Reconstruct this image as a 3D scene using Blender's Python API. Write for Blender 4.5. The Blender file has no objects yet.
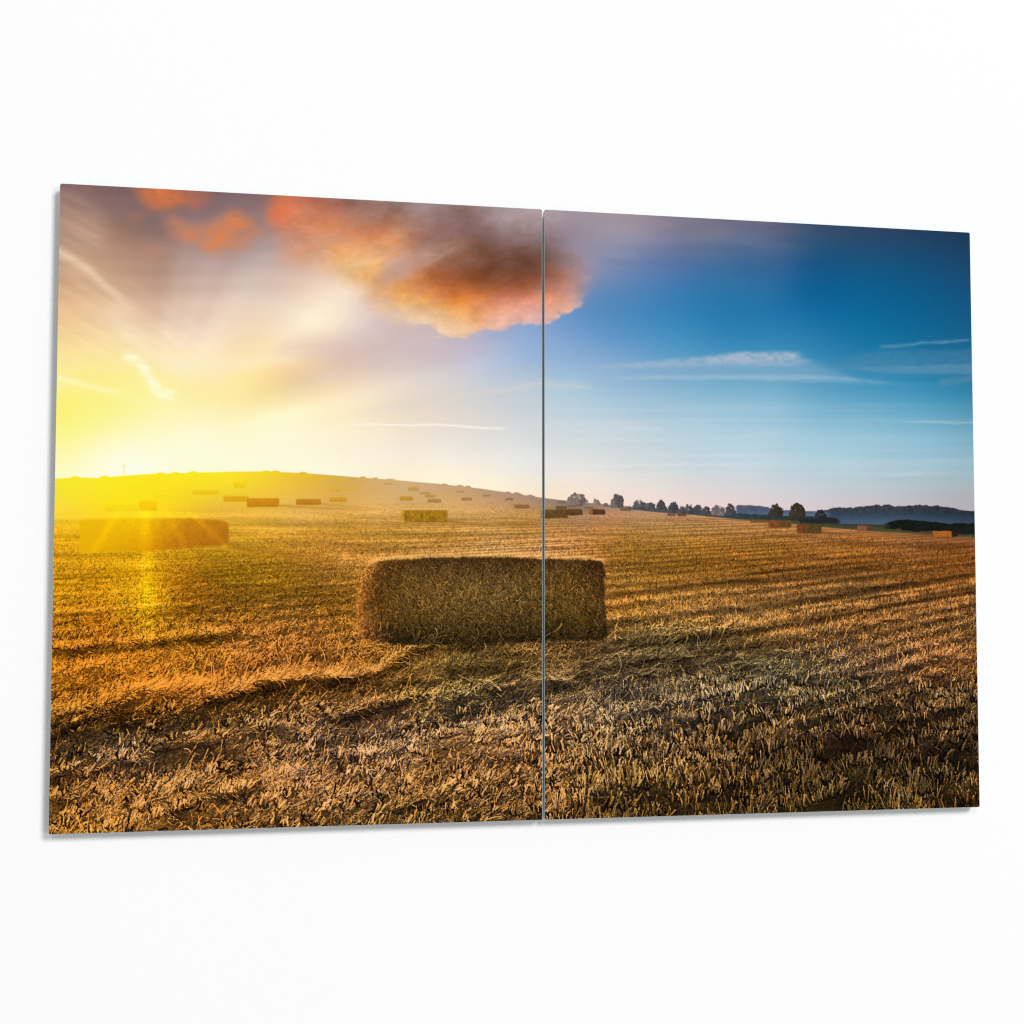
# Two printed glass panels hung side by side on a white wall: a sunrise over a stubble
# field with straw bales runs across both prints. Everything is built in code; the print
# is a fine sheet of ink whose colours are worked out below and kept per vertex.
import math, sys
import numpy as np

# ------------------------------------------------------------------ print geometry (mm)
W, H_ = 800.0, 520.0             # the two prints together
STEP = 0.5
NX, NY = 1601, 1041
rng = np.random.default_rng(7)

def homog(src, dst):
    A = []
    for (x, y), (u, v) in zip(src, dst):
        A.append([x, y, 1, 0, 0, 0, -u*x, -u*y, -u]); A.append([0, 0, 0, x, y, 1, -v*x, -v*y, -v])
    return np.linalg.svd(np.array(A))[2][-1].reshape(3, 3)

# the artwork's features were measured in the photograph; this maps a measured point
# to its place (mm) on the flat print and back
CORNERS = [(60.3, 183.6), (969.7, 232.7), (979.6, 806.8), (48.6, 834.2)]
MM = [(-W/2, H_/2), (W/2, H_/2), (W/2, -H_/2), (-W/2, -H_/2)]
TO_MM = homog(CORNERS, MM)
FROM_MM = homog(MM, CORNERS)
def apply(Hm, x, y):
    w = Hm[2, 0]*x + Hm[2, 1]*y + Hm[2, 2]
    return (Hm[0, 0]*x + Hm[0, 1]*y + Hm[0, 2])/w, (Hm[1, 0]*x + Hm[1, 1]*y + Hm[1, 2])/w
ux = np.linspace(-W/2, W/2, NX); uy = np.linspace(H_/2, -H_/2, NY)     # row 0 = top
UX, UY = np.meshgrid(ux, uy)
GX, GY = apply(FROM_MM, UX, UY)
GX = GX.astype(np.float32); GY = GY.astype(np.float32)
def cell(x, y):
    u, v = apply(TO_MM, x, y)
    return (u + W/2)/W*(NX-1), (H_/2 - v)/H_*(NY-1)

# ------------------------------------------------------------------ small tools
def lin(c):
    c = np.asarray(c, float)/255.0
    return np.where(c <= 0.04045, c/12.92, ((c+0.055)/1.055)**2.4)
def smooth(a, b, x):
    t = np.clip((x-a)/(b-a), 0, 1); return t*t*(3-2*t)
LATTICE = np.random.default_rng(3).random((512, 512)).astype(np.float32)
def vnoise(u, v, seed):
    u = np.asarray(u, np.float32); v = np.asarray(v, np.float32)
    iu = np.floor(u); iv = np.floor(v)
    fu = u-iu; fv = v-iv
    fu = fu*fu*(3-2*fu); fv = fv*fv*(3-2*fv)
    a = (iu.astype(np.int32) + seed*37) & 511; b = ((iv.astype(np.int32) + seed*91) & 511)
    a1 = (a+1) & 511; b1 = ((b+1) & 511) << 9; b = b << 9
    L = LATTICE.ravel()
    p0 = L.take(b+a); p0 += (L.take(b+a1)-p0)*fu
    p1 = L.take(b1+a); p1 += (L.take(b1+a1)-p1)*fu
    return p0 + (p1-p0)*fv
def fbm(u, v, seed, octaves=5, gain=0.5):
    s = 0; a = 1.0; t = 0
    for k in range(octaves):
        s = s + a*vnoise(u*2**k + 17.3*k, v*2**k - 9.1*k, seed+k*7); t += a; a *= gain
    return s/t*2-1                                                     # about -1..1
def box1(a, r, axis):
    a = np.moveaxis(a, axis, 0)
    p = np.concatenate([np.repeat(a[:1], r+1, 0), a, np.repeat(a[-1:], r, 0)], 0)
    c = np.cumsum(p, 0, dtype=np.float64)
    o = (c[2*r+1:] - c[:-2*r-1])/(2*r+1)
    return np.moveaxis(o, 0, axis).astype(np.float32)
def blur(a, sx, sy=None):
    sy = sx if sy is None else sy
    for _ in range(3):
        r = int(round(sy*0.98)); a = box1(a, r, 0) if r > 0 else a
        r = int(round(sx*0.98)); a = box1(a, r, 1) if r > 0 else a
    return a
def tps(points, reg=1e-3, ky=1.0):
    """smooth colour field through measured (x, y, r, g, b) samples"""
    P = np.array(points, float); n = len(P)
    sx, sy, vals = P[:, 0]/100, P[:, 1]/100*ky, P[:, 2:]
    def phi(r2): return np.where(r2 > 1e-12, r2*np.log(np.maximum(r2, 1e-12)), 0)
    K = phi((sx[:, None]-sx)**2 + (sy[:, None]-sy)**2) + reg*np.eye(n)
    Q = np.stack([np.ones(n), sx, sy], 1)
    A = np.block([[K, Q], [Q.T, np.zeros((3, 3))]])
    sol = np.linalg.solve(A, np.vstack([vals, np.zeros((3, vals.shape[1]))]))
    q = 6
    cx = GX[::q, ::q].ravel()/100; cy = GY[::q, ::q].ravel()/100*ky
    out = phi((cx[:, None]-sx)**2 + (cy[:, None]-sy)**2) @ sol[:n] + np.stack([np.ones_like(cx), cx, cy], 1) @ sol[n:]
    out = out.reshape(GX[::q, ::q].shape + (vals.shape[1],)).astype(np.float32)
    gy = np.arange(NY)/q; gx = np.arange(NX)/q
    j = np.clip(np.floor(gy).astype(int), 0, out.shape[0]-2); i = np.clip(np.floor(gx).astype(int), 0, out.shape[1]-2)
    fy = (gy-j)[:, None, None].astype(np.float32); fx = (gx-i)[None, :, None].astype(np.float32)
    r0 = out[j]; r1 = out[j+1]; rows = r0*(1-fy) + r1*fy
    return rows[:, i]*(1-fx) + rows[:, i+1]*fx
def poly(pts, X=None, Y=None):
    X = GX if X is None else X; Y = GY if Y is None else Y
    m = np.zeros(X.shape, bool); n = len(pts)
    xs = [p[0] for p in pts]; ys = [p[1] for p in pts]
    for k in range(n):
        x1, y1 = pts[k]; x2, y2 = pts[(k+1) % n]
        if y1 == y2: continue
        m ^= ((Y > y1) != (Y > y2)) & (X < (x2-x1)*(Y-y1)/(y2-y1)+x1)
    return m.astype(np.float32)
def line_dist(pts, X=None, Y=None):
    X = GX if X is None else X; Y = GY if Y is None else Y
    best = np.full(X.shape, 1e9, np.float32); tt = np.zeros(X.shape, np.float32)
    n = len(pts)-1
    for k in range(n):
        (x1, y1), (x2, y2) = pts[k], pts[k+1]
        dx, dy = x2-x1, y2-y1; L2 = dx*dx+dy*dy
        t = np.clip(((X-x1)*dx + (Y-y1)*dy)/L2, 0, 1)
        d = np.hypot(X-x1-t*dx, Y-y1-t*dy)
        s = d < best; best = np.where(s, d, best); tt = np.where(s, (k+t)/n, tt)
    return best, tt
def curve(pts, x):
    p = np.array(pts, float); return np.interp(x, p[:, 0], p[:, 1]).astype(np.float32)
def mixc(img, col, a):
    return img*(1-a[..., None]) + np.asarray(col, np.float32)*a[..., None]

# ================================================================== the sky of the print
SKY = [(65,190,130,100,96),(120,190,116,90,90),(150,215,126,106,106),(62,235,165,135,115),(95,235,174,140,120),(122,240,164,124,106),
(62,280,200,160,125),(100,290,210,175,142),(132,260,180,142,120),(150,300,208,172,148),(62,320,235,195,140),(100,330,240,210,165),
(165,290,200,164,146),(170,250,166,134,124),(210,200,128,102,104),(250,205,135,112,115),(200,270,188,164,155),(240,270,195,172,163),(280,270,202,178,168),
(200,300,222,194,176),(250,310,238,214,190),(290,310,243,224,200),(150,340,246,220,180),(200,350,250,230,200),
(62,370,248,232,150),(100,380,250,236,140),(150,380,252,240,160),(200,385,252,232,160),(260,385,250,224,152),(295,375,238,208,160),
(62,420,251,243,122),(120,420,250,244,160),(200,425,253,247,202),(280,420,253,244,206),(62,440,252,246,150),(120,450,254,252,220),(200,450,254,251,220),(230,460,253,250,215),
(62,470,254,250,190),(100,470,255,252,218),(150,467,255,253,225),(200,467,255,252,212),(270,465,254,250,218),(330,465,254,248,222),
(300,290,234,205,188),(340,300,245,222,198),(320,330,248,228,196),(300,345,244,215,185),(330,345,225,200,186),(380,345,210,190,190),(420,340,204,186,192),
(460,350,190,180,196),(500,340,160,175,206),(540,340,138,168,208),(540,360,146,176,210),(500,370,176,190,210),(440,370,204,195,196),(380,370,224,205,192),
(320,370,240,212,176),(340,390,240,216,182),(400,390,225,208,192),(460,390,210,205,202),(530,380,182,196,210),(530,410,198,207,214),(460,415,222,215,206),
(400,415,235,220,197),(340,410,249,230,190),(300,445,254,249,216),(400,445,246,234,212),(480,445,233,227,217),(540,440,220,221,219),
(390,455,250,243,225),(390,470,253,240,212),(450,460,248,242,230),(500,460,240,238,232),(540,460,229,231,232),(540,480,240,231,217),(545,495,250,230,202),(480,475,253,241,217),(440,470,254,245,222),
(550,215,160,146,156),(600,222,156,146,156),(640,222,148,138,150),(690,228,114,114,138),(740,232,93,103,132),(780,236,82,94,124),
(565,232,142,128,142),(600,245,146,142,164),(650,240,130,131,160),(700,250,108,120,154),(760,245,76,100,140),(590,262,140,144,174),(640,265,106,130,174),(700,265,76,115,165),(780,265,50,95,145),
(600,285,106,136,180),(650,280,82,126,180),(720,280,50,115,165),(785,285,34,105,160),(560,310,108,146,194),(600,310,80,138,190),(660,310,56,131,186),(720,315,36,121,176),(785,315,26,115,170),
(560,340,130,163,205),(620,340,94,150,200),(680,340,66,145,196),(740,345,52,136,186),(785,345,50,135,185),(560,365,150,182,212),(620,372,138,176,210),(680,385,126,176,206),(750,390,120,176,206),
(560,390,172,198,216),(620,400,158,193,215),(700,402,146,190,212),(780,397,126,181,208),(560,420,198,213,220),(620,420,190,210,220),(700,420,170,203,220),(780,420,155,196,218),
(560,445,216,221,222),(620,445,206,216,220),(700,445,186,210,222),(780,445,175,205,220),
(800,238,54,84,120),(850,240,40,75,112),(900,240,34,69,104),(960,240,28,60,94),(800,265,30,90,140),(850,265,20,85,130),(900,260,20,80,124),(965,265,25,70,110),
(800,290,15,96,150),(850,290,10,95,148),(900,290,10,90,138),(965,290,18,80,125),(800,320,26,116,170),(870,320,10,106,156),(930,320,12,98,146),(968,320,18,90,135),
(800,345,46,131,180),(870,345,22,116,165),(930,345,20,106,152),(968,345,25,100,145),(800,388,100,164,198),(870,388,70,150,192),(930,385,48,138,180),(968,388,42,128,168),
(800,402,118,176,206),(870,402,96,166,198),(930,402,78,156,190),(970,402,68,142,176),(800,425,150,195,215),(870,425,135,186,210),(930,425,116,176,205),(970,430,110,165,190),
(800,450,170,205,220),(870,450,160,198,215),(930,450,145,190,210),(970,455,140,180,198),(750,470,200,215,222),(850,475,185,207,215),(930,475,170,195,206),(972,475,160,186,196),
(620,470,218,222,222),(700,470,201,214,220),(560,475,238,231,222),(600,490,245,229,212),(650,495,240,222,210),(700,492,226,213,211),(750,492,216,211,211),(850,492,190,198,201),(930,490,175,185,190),(970,495,170,175,180),
(750,505,226,206,206),(850,505,205,196,201),(930,507,190,181,189),(970,508,180,172,182),(600,503,246,222,205),(680,506,236,214,210)]
sky = tps(SKY, 1.2e-2)
sky = np.stack([blur(sky[..., c], 20, 7) for c in range(3)], -1)

# thin high wisps, streaks and rays (all ink colours)
def streak(img, pts, half, col, alpha, seed, soft=1.0, rough=0.5, fade=(0.15, 0.85), scale=14.0):
    wx = GX; wy = GY + 1.6*fbm(GX/scale, GY/scale*2, seed, 3)
    d, t = line_dist(pts, wx, wy)
    n = 0.5 + 0.5*fbm(GX/scale*0.7, GY/3.0, seed+3, 4)
    a = np.exp(-(d/half)**2*soft)*smooth(0, fade[0], t)*(1-smooth(fade[1], 1, t))*(1-rough+rough*2*np.clip(n, 0, 1))*alpha
    return mixc(img, col, np.clip(a, 0, 1))
SUN = (143.0, 448.0)
ang = np.arctan2(SUN[1]-GY, GX-SUN[0]); rad = np.hypot(GX-SUN[0], GY-SUN[1])
ray = fbm(ang*3.5, rad*0+3.3, 51, 4)
dg = np.degrees(ang)
def beam(a0, w, amt): return amt*np.exp(-((dg-a0)/w)**2)
beams = (beam(37, 5, .05) + beam(24, 4.5, -.03) + beam(13, 3.2, .035) + beam(84.5, 2.6, -.025) + beam(78, 2.2, .03) + beam(58, 4, .02) + beam(66, 3, -.03))*smooth(70, 180, rad)*(1-smooth(300, 420, rad))
sky = sky*(1 + beams[..., None]*np.array([.6, 1.0, 1.15], np.float32))
sky = sky*(1 + 0.035*ray*smooth(60, 200, rad)*(1-smooth(380, 560, rad)))[..., None]
# fibres fanning out at upper left
fib = fbm((GX*0.55+GY*0.30)/34.0, (GY*0.9-GX*0.42)/4.0, 61, 4)
fm = blur(poly([(52,190),(80,186),(98,205),(106,238),(96,252),(50,236)]), 10)
sky = sky + (fib*0.5+0.55)[..., None]*fm[..., None]*np.array([26, 22, 18], np.float32)
fib2 = fbm((GX*0.8+GY*0.5)/60.0, (GY*0.85-GX*0.55)/6.0, 63, 4)
fm2 = blur(poly([(50,240),(70,235),(190,330),(210,380),(60,350)]), 22)
sky = sky + (fib2)[..., None]*fm2[..., None]*np.array([10, 9, 8], np.float32)
sky = streak(sky, [(56,249),(85,268),(112,292),(150,330),(172,352)], 5.5, (236, 206, 172), 0.62, 71, rough=0.5, fade=(0.02, 0.5))
sky = streak(sky, [(56,250),(85,266),(110,288)], 2.6, (228, 200, 170), 0.5, 72, rough=0.4, fade=(0.02, 0.6))
sky = streak(sky, [(100,300),(140,345),(190,372),(240,380)], 12, (252, 232, 196), 0.4, 73, rough=0.5)
sky = streak(sky, [(58,378),(82,384),(110,391),(150,401)], 2.6, (254, 248, 190), 0.75, 74, rough=0.5, fade=(0.02, 0.5))
sky = streak(sky, [(58,384),(100,388),(140,396)], 6, (252, 244, 170), 0.4, 75, rough=0.7, fade=(0.02, 0.4))
sky = streak(sky, [(118,352),(140,364),(150,378),(160,394)], 5, (254, 250, 212), 0.85, 76, rough=0.9, scale=8)
sky = streak(sky, [(150,384),(162,394),(180,398)], 6, (255, 251, 205), 0.9, 77, rough=0.95, scale=8, fade=(0.2, 0.7))
sky = streak(sky, [(150,366),(250,362),(310,352)], 8, (252, 236, 205), 0.4, 78, rough=0.7)
sky = streak(sky, [(262,352),(340,345),(430,336),(500,330)], 10, (216, 194, 186), 0.28, 79, rough=0.6)
sky = streak(sky, [(280,388),(360,366),(440,352),(520,345)], 9, (208, 192, 194), 0.16, 80, rough=0.6)
sky = streak(sky, [(322,424),(400,424.5),(460,426),(512,428.5)], 1.15, (255, 246, 234), 0.72, 81, rough=0.2, fade=(0.3, 0.9), scale=40)
sky = streak(sky, [(350,414),(450,398),(540,384),(600,386)], 4, (222, 212, 204), 0.32, 82, rough=0.5)
sky = streak(sky, [(545,386),(570,386.5),(595,387)], 1.6, (206, 208, 214), 0.3, 83, rough=0.6)
# horizontal banding low in the sky
band = fbm(GX/150.0, GY/5.0, 85, 4)
sky = sky + (band*smooth(330, 430, GY)*(1-smooth(470, 505, GY))*smooth(420, 640, GX))[..., None]*np.array([7, 5, 3.5], np.float32)
veil = fbm(GX/90.0 + GY/40.0, GY/14.0 - GX/120.0, 86, 4)
sky = sky + (veil*smooth(560, 620, GX)*(1-smooth(760, 860, GX))*(1-smooth(255, 300, GY)))[..., None]*np.array([16, 12, 9], np.float32)
sky = sky + (fbm(GX/70.0, GY/16.0, 87, 4)*(1-smooth(480, 560, GX))*(1-smooth(300, 420, GY)))[..., None]*np.array([9, 8, 8], np.float32)
# right panel cirrus
tear = np.clip(0.55 + 0.6*fbm(GX/5.5, GY/3.2, 90, 4), 0, 1)
def patch(img, pts, soft, col, alpha, tex=None, warp=1.5, seed=91):
    wx = GX + warp*fbm(GX/9, GY/6, seed, 3); wy = GY + warp*fbm(GX/9, GY/6, seed+5, 3)
    a = blur(poly(pts, wx, wy), soft[0], soft[1])*alpha*.82
    if tex is not None: a = a*tex
    return mixc(img, col, np.clip(a, 0, 1))
sky = patch(sky, [(588,366),(640,362),(700,357),(745,352.5),(800,351.5),(800,356),(812,362),(790,366),(720,366),(660,368),(620,367.5)], (6, 2), (176, 186, 202), 0.85, 0.35+0.75*tear)
sky = patch(sky, [(690,358),(745,352.5),(796,352),(798,358),(770,362),(720,363)], (5, 2), (190, 192, 204), 0.7, tear)
sky = patch(sky, [(640,366),(740,362),(810,362),(845,374),(850,379),(700,379),(640,379)], (14, 5), (138, 172, 202), 0.62)
sky = patch(sky, [(606,377.5),(700,375),(800,375),(850,377.5),(885,381),(830,380.6),(700,379.6),(640,380)], (7, 1.2), (176, 197, 214), 0.62, 0.5+0.6*tear)
sky = patch(sky, [(745,380.5),(880,381.5),(900,383.5),(800,382)], (8, 1), (160, 188, 205), 0.5)
sky = patch(sky, [(850,356),(880,351),(975,350),(976,373.5),(900,373),(855,370),(835,366)], (14, 3), (92, 138, 170), 0.55, 0.55+0.55*tear)
sky = patch(sky, [(840,368),(900,366),(976,364),(976,373.5),(890,373.5)], (12, 1.5), (112, 152, 180), 0.6, 0.6+0.4*tear)
sky = streak(sky, [(876,347),(910,344.5),(940,342),(972,339.5)], 1.6, (112, 152, 184), 0.6, 95, rough=0.5, fade=(0.1, 0.95))
sky = streak(sky, [(935,384),(972,378),(990,376)], 4, (92, 140, 168), 0.5, 96, rough=0.6, fade=(0.1, 0.98))
sky = streak(sky, [(890,421),(930,421.5),(985,423)], 1.3, (164, 190, 202), 0.6, 97, rough=0.4, fade=(0.3, 0.98))
sky = streak(sky, [(735,438),(765,434),(785,432)], 3, (196, 214, 222), 0.25, 98, rough=0.5)
sky = streak(sky, [(615,430),(640,428),(665,429)], 1.6, (214, 222, 225), 0.3, 99, rough=0.5)
sky = streak(sky, [(880,474),(905,474.5),(925,474)], 2, (182, 206, 216), 0.6, 100, rough=0.5)

# the lit cloud: its own colours, its own torn outline
CLOUD = [(285,215,232,126,86),(295,235,208,130,100),(310,225,226,132,86),(330,215,200,106,76),(300,205,216,116,80),(320,200,170,96,80),(350,205,136,92,86),(380,208,136,102,99),(420,210,150,126,126),
(460,212,124,100,106),(500,213,160,140,146),(535,215,165,148,153),(560,222,152,137,150),(270,200,150,100,90),(340,240,240,150,86),(320,255,240,166,106),(370,240,226,132,76),(390,225,152,97,78),(410,222,150,102,86),
(400,240,235,140,72),(380,260,245,176,98),(345,268,248,190,116),(410,250,202,128,92),(420,245,162,112,97),(440,230,130,98,98),(470,230,108,84,89),(500,235,124,104,111),(530,240,118,98,107),
(395,270,202,152,126),(430,262,166,112,82),(460,255,130,86,70),(480,250,100,68,62),(520,255,86,57,53),(545,260,96,66,62),(560,265,130,96,96),(582,262,160,134,146),
(400,280,226,142,72),(430,275,170,90,46),(470,270,124,68,46),(510,270,104,61,49),(550,278,150,88,72),(575,285,196,136,126),(375,295,246,166,88),(400,295,246,166,76),(430,290,226,126,52),
(460,290,200,100,38),(545,295,226,132,92),(570,300,240,162,132),(500,273,104,58,46),(530,278,116,68,56),(470,278,122,66,42),(490,290,158,82,42),(520,290,150,80,54),(545,288,172,100,78),(440,272,146,78,47),(455,292,196,98,38),(390,308,250,192,124),(420,308,252,186,102),(450,305,246,152,62),(475,300,230,122,48),
(500,300,216,116,76),(525,300,226,132,102),(550,310,245,166,132),(430,320,250,206,152),(455,318,253,190,112),(480,315,250,166,102),(500,320,248,180,146),(520,318,240,176,156),(540,318,238,176,160),
(450,334,250,206,162),(500,331,226,186,182),(575,312,240,190,170),(590,300,170,150,180)]
# a second warp gives the colours their billows
bx = 9*fbm(GX/30, GY/22, 111, 5); by = 7*fbm(GX/30, GY/22, 113, 5)
cl = tps(CLOUD, 2e-3)
jj = np.clip(np.arange(NY)[:, None] + (by*1.3).astype(int), 0, NY-1); ii = np.clip(np.arange(NX)[None, :] + (bx*1.3).astype(int), 0, NX-1)
cl = cl[jj, ii]
cl = cl*.86 + .14*cl.mean(-1, keepdims=True)
cl = cl + (np.array([196, 140, 120], np.float32)-cl)*.10
cu = GX*.91 - GY*.42; cv = GX*.42 + GY*.91          # the cloud is combed out up to the right
cl = cl*(1 + 0.05*fbm(cu/34, cv/10, 117, 5, .6) + .09*fbm(GX/14, GY/10, 119, 5, .58) + .05*fbm(GX/5, GY/3.6, 118, 4, .65))[..., None]
cl = cl + (1-smooth(90, 170, cl.mean(-1)))[..., None]*np.array([10, 1, -9], np.float32)
CPOLY = [(262,180),(300,182),(400,190),(543,200),(580,205),(590,225),(592,262),(586,285),(583,303),(572,313),(547,322),(521,325),(504,332),(486,327),(466,336),(445,335),(425,326),(400,318),(370,305),(358,298),(368,288),(340,281),(322,274),(303,264),(288,252),(280,240),(268,225)]
w1x = 8*fbm(GX/17, GY/13, 121, 6, .66); w1y = 6*fbm(GX/17, GY/13, 123, 6, .66)
w2 = 2.6*fbm(GX/5, GY/4, 128, 4, .6)
sharp = blur(poly(CPOLY, GX+w1x+w2, GY+w1y+w2*.7), 1.3)
soft = blur(poly(CPOLY, GX+w1x*1.6, GY+w1y*1.4), 13)
k_ = smooth(400, 450, GX)*smooth(285, 312, GY)
a = soft*(1-k_) + sharp*k_
fadeT = 1 - 0.75*smooth(520, 600, GX)*(1-smooth(235, 275, GY))        # veil, not edge, at upper right
thin = np.clip(.88 + .26*fbm((GX*.91-GY*.42)/46, (GX*.42+GY*.91)/14, 125, 5, .62) + .30*fbm(GX/20, GY/12, 126, 5, .6), .25, 1)
cloud_a = np.clip(a*fadeT*np.where(GX < 430, thin, .5+.5*thin), 0, 1)
sky = mixc(sky, 0, cloud_a) + cl*cloud_a[..., None]
sky = streak(sky, [(366,292),(392,272),(420,257),(455,244),(490,232)], 8, (190, 152, 138), 0.6, 137, rough=0.5, fade=(.2,.4), scale=20)
sky = streak(sky, [(384,288),(420,268),(452,250),(470,240)], 2.0, (200, 152, 126), 0.3, 138, rough=0.5, fade=(.3,.5), scale=20)
wisp = np.clip(fbm(GX/10, GY/6, 131, 5, .6)*1.6, 0, 1)*blur(poly([(400,315),(460,322),(480,338),(450,342),(410,335)]), 6)
sky = mixc(sky, (238, 205, 178), wisp*0.6)
def puff(img, pts, col, alpha, seed, soft=7, warp=12):
    alpha = alpha*.88
    wx = GX + warp*fbm(GX/14, GY/9, seed, 5, .6); wy = GY + warp*0.6*fbm(GX/14, GY/9, seed+4, 5, .6)
    m = blur(poly(pts, wx, wy), soft)
    t = np.clip(0.76 + 0.6*fbm((GX*.97-GY*.2)/15, (GX*.2+GY*.97)/8, seed+8, 5, .62), 0.05, 1.1)
    a_ = np.clip(m*t*alpha, 0, 1)
    global cloud_a
    cloud_a = np.maximum(cloud_a, a_*0.8)
    return mixc(img, col, a_)
sky = puff(sky, [(136,184),(182,188),(184,204),(165,207),(142,202)], (236, 122, 64), 1.0, 141)
sky = puff(sky, [(172,188),(208,190),(206,203),(184,205)], (206, 112, 76), 0.85, 142)
sky = puff(sky, [(160,214),(174,210),(182,222),(184,238),(172,240)], (206, 132, 100), 0.85, 143)
sky = puff(sky, [(176,232),(200,226),(218,214),(240,212),(256,224),(258,240),(240,248),(212,252),(186,242)], (226, 130, 76), 1.0, 144, soft=8, warp=11)
sky = puff(sky, [(128,214),(142,214),(142,224),(130,224)], (192, 118, 82), 0.7, 145)
sky = puff(sky, [(144,246),(168,246),(166,254),(148,254)], (204, 142, 112), 0.7, 146)
sky = puff(sky, [(276,194),(296,190),(302,214),(284,228),(272,218)], (230, 116, 72), 0.9, 147)
sky = puff(sky, [(280,240),(310,250),(312,266),(290,266),(276,258)], (228, 156, 112), 0.7, 148, soft=9)
sky = puff(sky, [(286,276),(304,278),(302,286),(288,286)], (236, 190, 150), 0.6, 149, soft=8)
sky = sky + rng.normal(0, 1.0, sky.shape[:2])[..., None].astype(np.float32)
grey = sky.mean(-1, keepdims=True); ks = (.07*smooth(540, 600, GX))[..., None]
sky = np.clip(sky*(1-ks) + grey*ks, 0, 254)
# ================================================================== the land of the print
RIDGE = [(40,479),(56,478.6),(75,477.5),(100,478),(120,476),(150,474),(200,472.5),(240,471.6),(270,471.4),(300,473),(330,475),(360,477.5),(400,480.5),(440,484),(480,488.5),(510,493),(540,497.5),(560,500),(580,502),(600,504),(640,507),(700,512),(760,517),(820,524),(870,528),(930,532),(985,537)]
ridge = curve(RIDGE, GX)
for bxx, bw, bh in [(75,5,1.6),(104,5,1.8),(160,4,1.6),(175,4,1.6),(193,5,1.6),(266,4,1.4),(276,3.5,1.8),(303,4,1.8),(363,3,1.6),(375,3,1.8),(391,5,1.6),(445,3,1.4),(460,4,1.5),(468,3,1.8),(508,3,1.8),(518,5,1.8),(531,4,1.6)]:
    ridge = ridge - bh*.75*np.sqrt(np.clip(1-((GX-bxx)/bw)**2, 0, 1))*(.7+.7*np.clip(.5+fbm(GX/2.2, GX*0+bxx, 203, 3), 0, 1))
AA = 0.45
land = smooth(-AA, AA, GY - ridge)

MEAN = [(60,490,246,230,50),(150,485,250,226,20),(230,480,248,225,42),(300,482,235,190,62),(350,485,214,170,88),(400,488,212,174,122),(450,492,206,165,116),(500,499,190,150,112),(540,503,168,137,110),(580,506,140,122,108),
(60,505,250,222,60),(150,505,250,222,20),(220,510,226,182,62),(300,512,220,172,88),(370,510,220,170,92),(450,512,214,165,96),(500,512,202,152,94),(535,512,192,144,88),
(60,530,236,182,26),(62,550,216,152,20),(250,530,206,152,46),(300,530,196,142,52),(350,530,190,136,52),(400,530,186,136,57),(450,532,186,132,57),(520,532,186,132,62),
(300,550,166,112,37),(350,550,186,126,52),(420,548,200,142,67),(500,548,206,152,87),(540,548,202,142,82),
(60,580,205,142,16),(100,575,200,136,12),(145,580,220,156,12),(180,575,166,106,12),(230,570,130,91,13),(280,575,126,86,17),(330,580,122,82,27),(345,600,122,80,24),
(60,600,190,126,17),(100,605,190,121,17),(145,605,215,152,17),(180,605,142,90,17),(230,605,116,76,20),(300,610,112,74,24),(345,630,134,86,30),
(60,630,166,102,20),(120,630,160,99,20),(200,625,142,90,22),(260,630,140,87,32),(320,640,130,82,32),(60,660,142,87,17),(120,660,150,92,22),(200,655,130,82,22),(260,655,135,84,34),
(60,690,130,82,22),(150,690,160,99,32),(220,690,130,82,32),(300,690,92,62,27),(380,690,86,61,32),(60,720,84,56,22),(120,725,68,48,22),(180,720,60,43,22),(240,710,74,53,27),(300,715,95,69,42),(380,715,86,62,40),
(60,750,65,48,27),(120,745,76,60,42),(200,740,96,66,37),(260,745,96,69,42),(340,735,86,66,47),(420,700,80,61,34),(60,780,116,79,40),(120,780,120,83,47),(200,775,111,79,44),(260,775,120,83,47),(340,775,111,79,50),(420,770,120,86,50),
(60,815,111,76,32),(120,815,130,89,42),(200,810,111,77,38),(300,805,106,76,44),(400,805,91,67,38),(480,800,91,66,38),(400,740,86,67,50),(450,720,76,61,44),(500,700,69,56,40),(450,670,72,57,30),(500,660,68,53,28),(540,670,65,51,30),(480,650,55,43,22),
(450,740,110,81,52),(500,740,110,81,50),(540,740,110,81,52),(500,770,106,76,47),(540,780,101,73,44),
(600,520,186,132,88),(650,522,190,134,88),(700,524,186,127,78),(750,528,180,116,68),(820,536,166,102,58),(900,540,150,90,52),(970,543,140,80,47),(620,540,176,117,52),(700,540,170,107,47),(780,545,160,97,40),(860,548,146,84,34),(960,552,126,70,30),
(620,560,160,102,40),(700,560,150,94,34),(780,562,146,87,34),(860,562,136,78,32),(960,565,126,70,30),(625,580,146,97,42),(700,580,150,94,40),(780,578,130,80,37),(860,578,120,74,37),(960,580,116,67,30),
(625,600,166,102,40),(700,600,142,92,47),(780,595,126,82,44),(860,595,120,77,42),(960,590,130,77,37),(630,620,120,82,40),(700,620,130,87,44),(780,615,130,84,42),(860,610,126,77,40),(960,610,116,72,40),
(640,640,86,67,42),(700,640,86,67,44),(780,635,111,74,40),(860,630,106,68,37),(960,630,96,62,34),(640,670,76,61,44),(700,660,70,56,37),(780,660,72,61,44),(860,655,91,67,47),(950,660,111,72,40),
(620,700,79,66,52),(700,700,95,79,62),(780,690,82,69,52),(860,690,70,56,40),(960,690,68,51,34),(600,730,95,76,54),(680,730,88,71,50),(780,730,72,59,40),(860,730,61,47,32),(960,730,58,45,30),
(600,770,86,65,38),(680,770,76,59,36),(780,770,63,51,32),(860,770,59,49,32),(960,770,56,46,30),(600,805,66,49,27),(680,800,71,55,30),(780,795,66,53,30),(860,795,61,51,30),(960,795,63,49,26)]
mean = np.clip(tps(MEAN, 4e-3, 1.6), 4, 254)
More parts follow.
